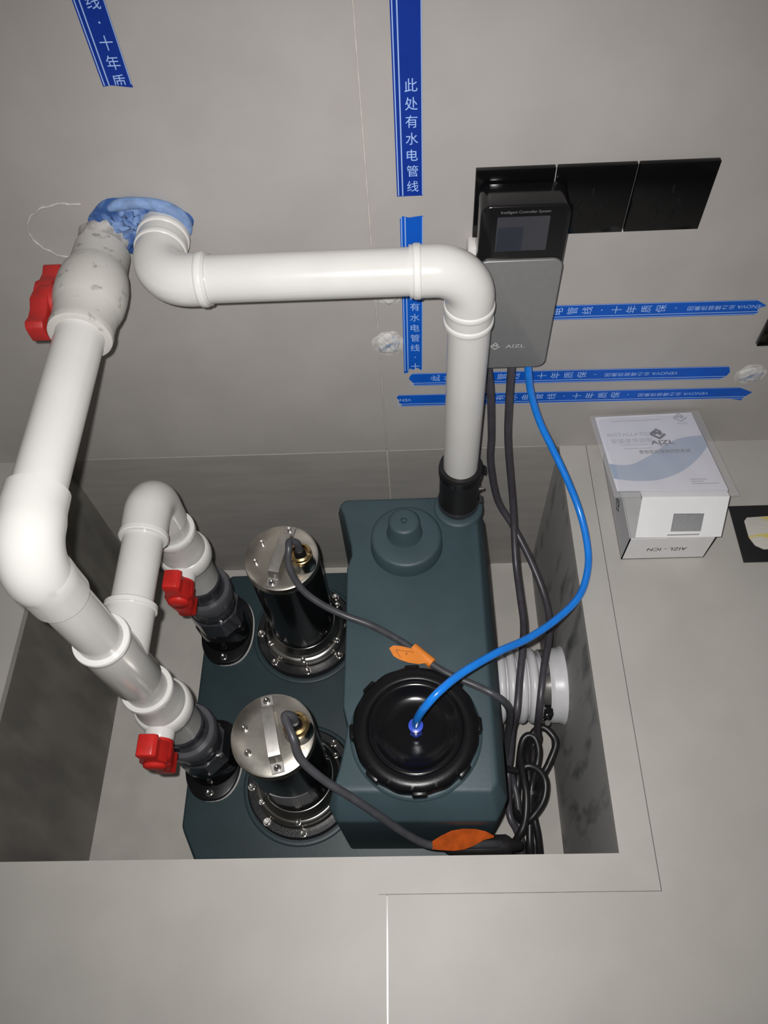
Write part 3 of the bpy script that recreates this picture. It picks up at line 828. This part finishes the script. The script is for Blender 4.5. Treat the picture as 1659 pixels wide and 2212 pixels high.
# coiled spare length
cc = MB().tube([(0.170, -0.440, -0.300), (0.178, -0.455, -0.262), (0.200, -0.465, -0.245), (0.217, -0.459, -0.238), (0.234, -0.466, -0.240), (0.243, -0.482, -0.245), (0.240, -0.505, -0.250), (0.228, -0.524, -0.258), (0.209, -0.539, -0.27), (0.200, -0.52, -0.30), (0.206, -0.47, -0.30), (0.213, -0.420, -0.27), (0.223, -0.404, -0.262), (0.236, -0.408, -0.262), (0.2405, -0.429, -0.265), (0.235, -0.454, -0.27), (0.226, -0.483, -0.285), (0.219, -0.528, -0.29), (0.216, -0.575, -0.30), (0.222, -0.600, -0.33), (0.236, -0.590, -0.345), (0.234, -0.552, -0.325), (0.229, -0.520, -0.315), (0.2275, -0.470, -0.312), (0.225, -0.425, -0.29), (0.232, -0.402, -0.262), (0.250, -0.391, -0.258), (0.266, -0.405, -0.260), (0.269, -0.421, -0.262), (0.256, -0.448, -0.27), (0.243, -0.470, -0.285), (0.232, -0.51, -0.345), (0.222, -0.56, -0.355), (0.212, -0.600, -0.375), (0.200, -0.612, -0.398)], 0.0058, 18, 9)
tag(cc.build('coiled_cable', 'cable_black', base=(0.2, -0.61, -0.398)), 'black cable bundled in loops between the tank and the stained pit wall', 'cable')
c6 = MB().tube([(0.205, -0.448, -0.238), (0.2065, -0.479, -0.228), (0.2085, -0.509, -0.228), (0.203, -0.546, -0.236), (0.190, -0.568, -0.25), (0.176, -0.585, -0.30), (0.172, -0.598, -0.395)], 0.0056, 18, 9)
tag(c6.build('cable_end', 'cable_black', base=(0.172, -0.598, -0.395)), 'short black cable length lying over the front of the looped bundle', 'cable')
zt = MB().lathe((0.226, -0.494, -0.291), (-0.1, 1, 0.1), [(0, 0.0125), (0, 0.0140), (0.006, 0.0140), (0.006, 0.0125)], 24, cap0=False, cap1=False)
zto = zt.build('cable_tie', 'zip', base=(0.226, -0.491, -0.305))
tag(zto, 'black plastic tie around the looped cable bundle', 'cable tie')
# moulded plug lying against the pit front
pg = thing('cable_plug', 'black moulded plug lying under the red-orange label at the pit front', 'plug', (0.12, -0.597, -0.175))
MB().lathe((0.075, -0.592, -0.158), (1, 0.02, -0.02), [(0, 0.006), (0.006, 0.0095), (0.020, 0.0125), (0.055, 0.0155), (0.090, 0.0155), (0.096, 0.012)], 28).build('body', 'black_rubber', pg, ang=50)
MB().lathe((0.168, -0.590, -0.160), (1, 0.05, -0.3), [(0, 0.009), (0.018, 0.0068), (0.020, 0.005)], 20).build('strain_relief', 'black_rubber', pg)


# orange flag labels
def flag(pts_a, pts_b, name, m, label, th=0.0004):
    """Ribbon between two edge polylines."""
    n = len(pts_a)
    mb = MB()
    A = [Vector(p) for p in pts_a]
    B = [Vector(p) for p in pts_b]
    nr = []
    for i in range(n):
        d = (A[min(i + 1, n - 1)] - A[max(i - 1, 0)]).cross(B[i] - A[i])
        nr.append(d.normalized() * th)
    v = []
    for i in range(n):
        v += [A[i], B[i], A[i] + nr[i], B[i] + nr[i]]
    f = []
    for i in range(n - 1):
        a, b = 4 * i, 4 * i + 4
        f += [(a, a + 1, b + 1, b), (a + 2, b + 2, b + 3, a + 3), (a, b, b + 2, a + 2), (a + 1, a + 3, b + 3, b + 1)]
    f += [(0, 2, 3, 1), (4 * n - 4, 4 * n - 3, 4 * n - 1, 4 * n - 2)]
    mb.add(v, f)
    c = sum(A, Vector()) / n
    o = mb.build(name, m, base=c, ang=60)
    return o


l1 = thing('cable_label', 'orange flag label on the cable behind the black lid', 'label', (0.045, -0.345, -0.03), 'orange cable labels')
# wrapped part around the cable
MB().tube([(0.0385, -0.3375, -0.0275), (0.050, -0.348, -0.0275), (0.066, -0.3625, -0.0275)], 0.0078, 20, 6).build('wrap', 'orange', l1)
fa = [(0.048, -0.346, -0.0205), (0.036, -0.342, -0.0195), (0.022, -0.339, -0.0165), (0.010, -0.3375, -0.017), (0.004, -0.341, -0.0185)]
fb_ = [(0.060, -0.3635, -0.0205), (0.046, -0.366, -0.0195), (0.032, -0.3645, -0.0165), (0.019, -0.3595, -0.017), (0.010, -0.353, -0.0185)]
fg1 = flag(fa, fb_, 'flag', 'orange', '')
fg1.parent = l1
fg1.location = fg1.location - l1.location
tx = MB()
v, f = text_flat('6', 0.006)
tx.add([(0.029 + p.x, -0.351 + p.y, -0.0152) for p in v], f)
for (a, b) in (((0.014, -0.345), (0.040, -0.3495)), ((0.014, -0.345), (0.020, -0.357))):
    d = Vector((b[0] - a[0], b[1] - a[1], 0))
    nn = Vector((-d.y, d.x, 0)).normalized() * 0.0003
    A, B = Vector((a[0], a[1], -0.0150)), Vector((b[0], b[1], -0.0150))
    tx.add([A - nn, B - nn, B + nn, A + nn], [(0, 1, 2, 3)])
tx.build('lettering', 'label_ink', l1, smooth=False)
l2 = thing('cable_label', 'red-orange leaf-shaped label on the cable at the pit front', 'label', (0.10, -0.592, -0.11), 'orange cable labels')
fa = [(0.058, -0.592, -0.098), (0.070, -0.5855, -0.0965), (0.085, -0.5790, -0.0965), (0.101, -0.5765, -0.0975), (0.118, -0.577, -0.0985), (0.132, -0.580, -0.0995), (0.1425, -0.5855, -0.100)]
fb_ = [(0.058, -0.6020, -0.101), (0.072, -0.6035, -0.100), (0.087, -0.6045, -0.100), (0.101, -0.603, -0.1005), (0.115, -0.598, -0.101), (0.129, -0.591, -0.101), (0.1430, -0.5880, -0.1005)]
f2 = flag(fa, fb_, 'flag', 'orange_dark', '')
f2.parent = l2
f2.location = f2.location - l2.location

# ------------------------------------------------------------------ warning tapes
PITCH = 0.0188
SEQ = '此处有水电管线·十年质保·'


def clip(me, co, no):
    bm = bmesh.new()
    bm.from_mesh(me)
    bmesh.ops.bisect_plane(bm, geom=bm.verts[:] + bm.edges[:] + bm.faces[:], plane_co=co, plane_no=no, clear_outer=True)
    bm.to_mesh(me)
    bm.free()


def tape(label, p0, d, wdir, length, width, chars, small, m='tape', start=(0, 0), end=(0, 0), tear0=None, tear1=None, offs=0.0):
    """Tape on the wall.  p0 wall (x,z) of the corner on the striped side; d along the reading direction;
    wdir from the striped edge across; chars = [(distance along, text)]; small = [(distance, body)]."""
    d = Vector(d).normalized()
    wd = Vector(wdir).normalized()
    P0 = Vector(p0)
    fn = lambda a, b, y: Vector((P0.x + d.x * a + wd.x * b, -y, P0.y + d.y * a + wd.y * b))
    base = fn(length / 2, width / 2, 0)
    t = thing('warning_tape', label, 'tape', base, 'blue warning tapes on the wall')
    e0 = tear0 or [(0.0, 0.0), (0.0, 1.0)]
    e1 = tear1 or [(0.0, 0.0), (0.0, 1.0)]
    poly = [(a, b * width) for a, b in reversed(e0)] + [(length + a, b * width) for a, b in e1]
    MB().prism(poly, lambda a, b, c: fn(a, b, offs + 0.0002 + c), 0.0003).build('band', m, t, smooth=False)
    st = MB()
    for b0, b1 in ((0.045, 0.085), (0.20, 0.245), (0.965, 0.995)):
        q = [fn(0.001, b0 * width, offs + 0.0007), fn(length - 0.001, b0 * width, offs + 0.0007), fn(length - 0.001, b1 * width, offs + 0.0007), fn(0.001, b1 * width, offs + 0.0007)]
        st.add(q, [(0, 1, 2, 3)])
    st.build('stripes', 'tape_line', t, smooth=False)
    dd = Vector((d.x, 0, d.y))

    def put(tx, nm):
        me = tx.mesh(nm, smooth=False)
        clip(me, fn(0.0008, 0, 0), -dd)
        clip(me, fn(length - 0.0012, 0, 0), dd)
        link(nm, me, 'tape_ink', t)
    if chars:
        tx = MB()
        for a, body in chars:
            v, f = text_flat(body, 0.0145) if body != '·' else text_flat('●', 0.0026)
            # characters stand with their foot towards +d
            tx.add([fn(a - p.y, 0.615 * width + p.x * 0.95, offs + 0.0008) for p in v], f)
        put(tx, 'lettering')
    for a, body, wid in small:
        tx = MB()
        v, f = text_flat(body, 0.008)
        k = wid / (max(p.x for p in v) - min(p.x for p in v))
        tx.add([fn(a - p.x * k, 0.56 * width - p.y * 1.05, offs + 0.0008) for p in v], f)
        put(tx, 'small_lettering')
    return t


DN, RT = (0, -1), (1, 0)
# verticals: reading downwards, striped edge on the left
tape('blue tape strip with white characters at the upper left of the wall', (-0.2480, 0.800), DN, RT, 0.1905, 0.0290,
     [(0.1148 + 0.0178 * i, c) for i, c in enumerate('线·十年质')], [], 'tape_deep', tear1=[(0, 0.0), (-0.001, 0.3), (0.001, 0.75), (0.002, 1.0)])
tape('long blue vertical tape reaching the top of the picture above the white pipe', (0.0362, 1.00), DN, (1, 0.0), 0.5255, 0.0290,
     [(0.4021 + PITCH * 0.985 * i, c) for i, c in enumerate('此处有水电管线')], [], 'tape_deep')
tape('short blue vertical tape behind the horizontal white pipe', (0.0385, 0.4485), (-0.008, -1), (1, -0.01), 0.2590, 0.0265,
     [(0.1186 + 0.0186 * i, c) for i, c in enumerate('处有水电管线·十')], [], 'tape', tear0=[(0.003, 0), (0.0, 0.12), (0.002, 0.4), (0.0005, 0.8), (0, 1)], tear1=[(0.004, 0), (0.003, 0.2), (-0.006, 0.32), (-0.003, 0.5), (-0.007, 0.7), (-0.004, 0.85), (-0.001, 0.95), (-0.014, 1.0)])
# horizontals: reading to the right with the characters lying on their side, striped edge below
SM = 'VENOVA 业之峰装饰集团'
tape('blue horizontal tape coming out from behind the controller on its right', (0.1500, 0.2800), (1, -0.011), (0.011, 1), 0.3590, 0.0255,
     [(0.0717 + 0.0193 * i, c) for i, c in enumerate('水电管线·十年质保·')], [(0.311, SM, 0.100)], 'tape', tear1=[(-0.006, 0), (-0.002, 0.2), (-0.006, 0.35), (0.004, 0.6), (-0.006, 0.85), (-0.012, 1.0)])
tape('blue horizontal tape passing under the controller, upper of the lowest two', (0.0430, 0.1580), (1, -0.0155), (0.0155, 1), 0.4630, 0.0265,
     [(0.0382 + 0.01934 * i, c) for i, c in enumerate(SEQ)], [(0.337, SM, 0.105)], 'tape', tear0=[(0.008, 0), (0.006, 0.25), (0.0, 0.55), (0.001, 0.75), (0.005, 1)], tear1=[(-0.008, 0), (0.0, 0.25), (0.002, 0.55), (-0.002, 0.9), (-0.004, 1.0)])
tape('lowest blue horizontal tape on the wall, just above the floor and carton', (0.0235, 0.1120), (1, -0.0150), (0.0150, 1), 0.5270, 0.0265,
     [(0.1173 + 0.01918 * i, c) for i, c in enumerate(SEQ)], [(0.415, SM, 0.1045), (-0.0305, SM, 0.1045)], 'tape', tear0=[(0.006, 0), (0.008, 0.2), (0.003, 0.35), (0.004, 0.5), (0.0, 0.75), (0.003, 1)], tear1=[(-0.030, 0.1), (-0.004, -0.12), (-0.003, 0.15), (0.006, 0.55), (-0.018, 1.0)])


# ------------------------------------------------------------------ wall opening, caulk, filled plug holes
def blob(cx, cz, rx, rz, depth, fn_edge, n=56, m=9, seed=0, amp=0.25):
    rnd = random.Random(seed)
    ph = [rnd.uniform(0, 6.28) for _ in range(8)]
    v = []
    f = []
    for j in range(m + 1):
        t = 1 - j / m
        for k in range(n):
            a = 2 * PI * k / n
            e = fn_edge(a)
            x = cx + rx * t * e * math.cos(a)
            z = cz + rz * t * e * math.sin(a)
            h = depth * (1 - t ** 5) ** 0.7 * (1 + amp * (math.sin(x * 420 + ph[0]) * math.sin(z * 510 + ph[1]) + 0.7 * math.sin(x * 900 + z * 700 + ph[2])))
            v.append((x, -0.0003 - h, z))
    for j in range(m):
        for k in range(n):
            k2 = (k + 1) % n
            f.append((j * n + k, j * n + k2, (j + 1) * n + k2, (j + 1) * n + k))
    v += [(x, -0.00005, z) for x, y, z in v[:n]]
    b0 = (m + 1) * n
    for k in range(n):
        k2 = (k + 1) % n
        f.append((k, b0 + k, b0 + k2, k2))
    f.append(tuple(range(b0, b0 + n)))
    return MB().add(v, f)


op = thing('pipe_caulk', 'rough blue caulk filling the wall opening around the white pipes', 'caulk', (-0.26, 0, 0.44))
blob(-0.2620, 0.4480, 0.0590, 0.0405, 0.0055, lambda a: 1 + 0.05 * math.sin(3 * a + 0.6) + 0.035 * math.sin(7 * a), seed=3, amp=0.75).build('caulk_fill', 'caulk', op, ang=60)
# smooth pale lip along the top and right
lip = []
for k in range(15):
    a = math.radians(125 - 150 * k / 14)
    lip.append((-0.2600 + 0.0520 * math.cos(a), -0.004, 0.4490 + 0.0335 * math.sin(a)))
MB().tube(lip, [0.003] + [0.0062, 0.007, 0.0068, 0.0062, 0.0066, 0.0072, 0.0078, 0.0080, 0.0080, 0.0076, 0.007, 0.0058, 0.0045] + [0.0025], 14, 5).build('caulk_lip', 'caulk_pale', op, ang=60)
# outline of the drilled opening, its left part closed with a tile offcut
off = thing('tile_offcut', 'tile offcut patch with a thin filled outline left of the blue caulk', 'tile', (-0.35, 0, 0.44))
ol = []
for k in range(33):
    a = math.radians(70 + 215 * k / 32)
    ol.append((-0.3400 + 0.0560 * math.cos(a) + 0.0008 * math.sin(k * 2.3), -0.0004, 0.4440 + 0.0385 * math.sin(a) + 0.0008 * math.cos(k * 1.7)))
MB().tube(ol, 0.0012, 8, 3).build('outline', 'plaster_rim', off, ang=60)
ofp = [(x + 0.0012 if x < -0.34 else x, z) for x, y, z in ol] + [(-0.305, 0.4075), (-0.305, 0.4815)]
MB().prism([(-0.3400 + (x + 0.34) * 0.975, 0.444 + (z - 0.444) * 0.965) for x, z in ofp], lambda a, b, c: (a, 0.0005 - c, b), 0.0008).build('patch', 'tile', off, smooth=False)
for (cx, cz, rx, rz, lab, sd) in ((0.0165, 0.2460, 0.0195, 0.0205, 'blue and white filled round hole left of the short vertical tape', 5),
                                  (0.5400, 0.1585, 0.0200, 0.0180, 'blue and white filled round hole at the right end of the tapes', 9),
                                  (0.0180, 0.3270, 0.0170, 0.0100, 'small white filled hole just below the horizontal white pipe', 12)):
    h = thing('filled_hole', lab, 'wall patch', (cx, 0, cz), 'filled holes in the wall')
    blob(cx, cz, rx * 1.12, rz * 1.12, 0.0012, lambda a: 1 + 0.05 * math.sin(3 * a + sd) + 0.03 * math.sin(7 * a), m=4, seed=sd, amp=0.2).build('rim', 'plaster_rim', h, ang=60)
    blob(cx, cz, rx * 0.9, rz * 0.9, 0.0032, lambda a: 1 + 0.06 * math.sin(2 * a + sd) + 0.05 * math.sin(5 * a), m=6, seed=sd + 1, amp=0.18).build('filler', 'plaster' if sd != 12 else 'plaster_rim', h, ang=60)

# ------------------------------------------------------------------ carton with manual
BX0, BX1, BY0, BY1, BH = 0.3530, 0.4750, -0.2150, -0.0300, 0.0600
bx = thing('carton', 'open white cardboard carton standing on the floor against the wall', 'carton', ((BX0 + BX1) / 2, (BY0 + BY1) / 2, 0))
c_ = 0.0014
fr = MB().box((BX0, BY0, 0.0005), (BX1, BY0 + c_, BH)).build('front_panel', 'card', bx)
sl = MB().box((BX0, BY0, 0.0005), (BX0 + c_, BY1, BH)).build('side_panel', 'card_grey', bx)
MB().box((BX1 - c_, BY0, 0.0005), (BX1, BY1, BH)).build('side_panel', 'card', bx)
MB().box((BX0, BY1 - c_, 0.0005), (BX1, BY1, 0.075)).build('back_panel', 'card', bx)
MB().box((BX0, BY0, 0.0005), (BX1, BY1, 0.002)).build('bottom_panel', 'card', bx)
MB().box((BX0 + 0.034, BY0 + 0.006, 0.002), (BX1 - 0.006, BY1 - 0.01, 0.056)).build('foam_insert', 'foam', bx, bevel=0.002)
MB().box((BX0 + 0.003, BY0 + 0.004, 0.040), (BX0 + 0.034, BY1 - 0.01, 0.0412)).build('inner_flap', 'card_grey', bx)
# lid: slanted front flap with a square cut-out, then the flat top under the manual
q00, q10 = Vector((0.3585, -0.2160, 0.0655)), Vector((0.4795, -0.2170, 0.0640))
q01, q11 = Vector((0.3735, -0.1600, 0.0860)), Vector((0.4965, -0.1640, 0.0860))


def lidpt(u, v, wv=0.0):
    p = q00 * (1 - u) * (1 - v) + q10 * u * (1 - v) + q01 * (1 - u) * v + q11 * u * v
    n = (q10 - q00).cross(q01 - q00).normalized()
    return p + n * wv


lp = MB()
us = [0, 0.40, 0.75, 1.0]
vs = [0, 0.14, 0.58, 1.0]
for i in range(3):
    for j in range(3):
        if i == 1 and j == 1:
            continue
        lp.prism([(us[i], vs[j]), (us[i + 1], vs[j]), (us[i + 1], vs[j + 1]), (us[i], vs[j + 1])], lambda a, b, c: lidpt(a, b, c), 0.0012)
ld = lp.build('lid_flap', 'card', bx, smooth=False)
MB().add([lidpt(0, 1), lidpt(1, 1), Vector((0.480, -0.032, 0.0760)), Vector((0.3560, -0.032, 0.0760)),
          lidpt(0, 1, 0.0012), lidpt(1, 1, 0.0012), Vector((0.480, -0.032, 0.0772)), Vector((0.3560, -0.032, 0.0772))],
         [(0, 3, 2, 1), (4, 5, 6, 7), (0, 1, 5, 4), (1, 2, 6, 5), (2, 3, 7, 6), (3, 0, 4, 7)]).build('lid_top', 'card', bx, smooth=False)
MB().prism([(0.405, BH + 0.0002), (0.4465, BH + 0.0002), (0.4485, BH + 0.010), (0.4035, BH + 0.010)], lambda a, b, c: (a, BY0 + 0.0006 + c - (b - BH) * 0.05, b), 0.001).build('tuck_tab', 'card_grey', bx, smooth=False)
# lettering on the front, upside down as the carton stands
tx = MB()
v, f = text_flat('AIZL - ICN', 0.0118, 1.05, 0.004)
tx.add([(0.4135 - p.x, BY0 - 0.0003, 0.0285 - p.y) for p in v], f)
tx.build('lettering', 'black_ink', fr, smooth=False)
tx = MB()
strokes(tx, LOGO, 0.11, lambda a, b: (BX0 - 0.0003, -0.140 - a * 0.022, 0.034 + b * 0.022))
tx.build('logo', 'black_ink', sl, smooth=False)

mn = thing('manual', 'instruction manual in a clear plastic bag lying on the open carton', 'manual', (0.41, -0.09, 0.088))
m00, m10 = Vector((0.3325, -0.1640, 0.0905)), Vector((0.5080, -0.1670, 0.0905))
m01, m11 = Vector((0.3200, -0.0075, 0.0815)), Vector((0.4870, -0.0035, 0.0815))
MN = (m10 - m00).cross(m01 - m00).normalized()


def mp(u, v, wv=0.0):
    return m00 * (1 - u) * (1 - v) + m10 * u * (1 - v) + m01 * (1 - u) * v + m11 * u * v + MN * wv


def sheet(mb, u0, u1, v0, v1, z0, fnh, n=14, m_=14, th=0.0002):
    v = []
    for j in range(m_ + 1):
        for i in range(n + 1):
            u = u0 + (u1 - u0) * i / n
            vv = v0 + (v1 - v0) * j / m_
            v.append(mp(u, vv, z0 + fnh(u, vv)))
    f = [(j * (n + 1) + i, j * (n + 1) + i + 1, (j + 1) * (n + 1) + i + 1, (j + 1) * (n + 1) + i) for j in range(m_) for i in range(n)]
    mb.add(v, f)


bk = MB()
for a, b in ((0.035, 0.93),):
    bk.prism([(a, 0.075), (b, 0.06), (0.925, 0.975), (a + 0.005, 0.975)], lambda u, v, c: mp(u, v, c), 0.003)
bkl = bk.build('booklet', 'paper', mn, bevel=0.0004, bseg=1)
wv_ = MB()
N = 28
up_, dn_ = [], []
for i in range(N + 1):
    s = i / N
    u = 0.037 + 0.890 * s
    top_ = 0.385 + 0.31 * (1 / (1 + math.exp(-9 * (s - 0.52)))) - 0.03 * math.sin(PI * min(1, s / 0.35))
    bot_ = 0.235 - 0.115 * math.sin(PI * min(1.0, s * 0.95) * 0.75 + 0.2) + 0.40 * s ** 2.2
    up_.append((u, min(top_, 0.70)))
    dn_.append((u, bot_))
vv = [mp(u, a, 0.0032) for u, a in up_] + [mp(u, a, 0.0032) for u, a in dn_]
wv_.add(vv, [(i, i + 1, N + 2 + i, N + 1 + i) for i in range(N)])
wv_.build('printed_wave', 'wave_ink', bkl, smooth=False)


def mtext(mb, body, size, u, v, sx=1.0, z=0.0034, bold=0.0):
    V, f = text_flat(body, size, sx, bold)
    mb.add([mp(u + p.x / 0.171, v + p.y / 0.159, z) for p in V], f)


tx = MB()
strokes(tx, LOGO, 0.19, lambda a, b: mp(0.545 + a * 0.125, 0.725 + b * 0.125, 0.0036))
mtext(tx, 'AIZL', 0.0105, 0.555, 0.625, 1.6, bold=0.02)
mtext(tx, '聚 力', 0.0052, 0.555, 0.590)
mtext(tx, '更智能的液体控制系統', 0.0076, 0.545, 0.515)
tx.build('lettering', 'black_ink', bkl, smooth=False)
tx = MB()
mtext(tx, 'INSTALLATION', 0.0095, 0.315, 0.735, 1.15)
mtext(tx, '安装使用说明', 0.0105, 0.295, 0.655)
strokes(tx, [[(0.19, 0.605), (0.43, 0.605)], [(0.17, 0.905), (0.62, 0.905)], [(0.20, 0.560), (0.46, 0.560)]], 0.006, lambda a, b: mp(a, b, 0.0034))
strokes(tx, LOGO, 0.13, lambda a, b: mp(0.80 + a * 0.115, 0.915 + b * 0.10, 0.0034))
mtext(tx, 'AIZL', 0.0055, 0.80, 0.845, 1.5)
strokes(tx, [[(0.66, 0.185), (0.80, 0.185)], [(0.66, 0.160), (0.76, 0.160)], [(0.66, 0.135), (0.88, 0.135)]], 0.008, lambda a, b: mp(a, b, 0.0034))
tx.build('pale_print', 'pale_ink', bkl, smooth=False)
bg = MB()
hb = lambda u, v: 0.0034 * min(1, 6 * min(u, 1 - u), 8 * min(v, 1 - v)) + 0.0007 * math.sin(u * 21 + v * 9) * min(1, 5 * min(u, 1 - u, v, 1 - v)) + 0.0006
sheet(bg, 0, 1, 0, 1, 0.0012, hb, 24, 24)
bg.build('plastic_bag', 'film', mn, ang=80)

# ------------------------------------------------------------------ floor socket box
fs = thing('floor_socket', 'black square floor box smeared with white and yellow plaster beside the carton', 'floor box', (0.581, -0.177, 0))
MB().box((0.5312, -0.2262, 0.0), (0.6310, -0.1275, 0.0025)).build('frame', 'black_cast', fs, bevel=0.0008)
MB().prism([(0.548, -0.156), (0.553, -0.150), (0.60, -0.148), (0.622, -0.152), (0.622, -0.200), (0.600, -0.205), (0.565, -0.206), (0.554, -0.199), (0.548, -0.185)],
           lambda a, b, c: (a, b, 0.0022 + c), 0.0022).build('plaster_smear', 'socket_white', fs, bevel=0.0006)
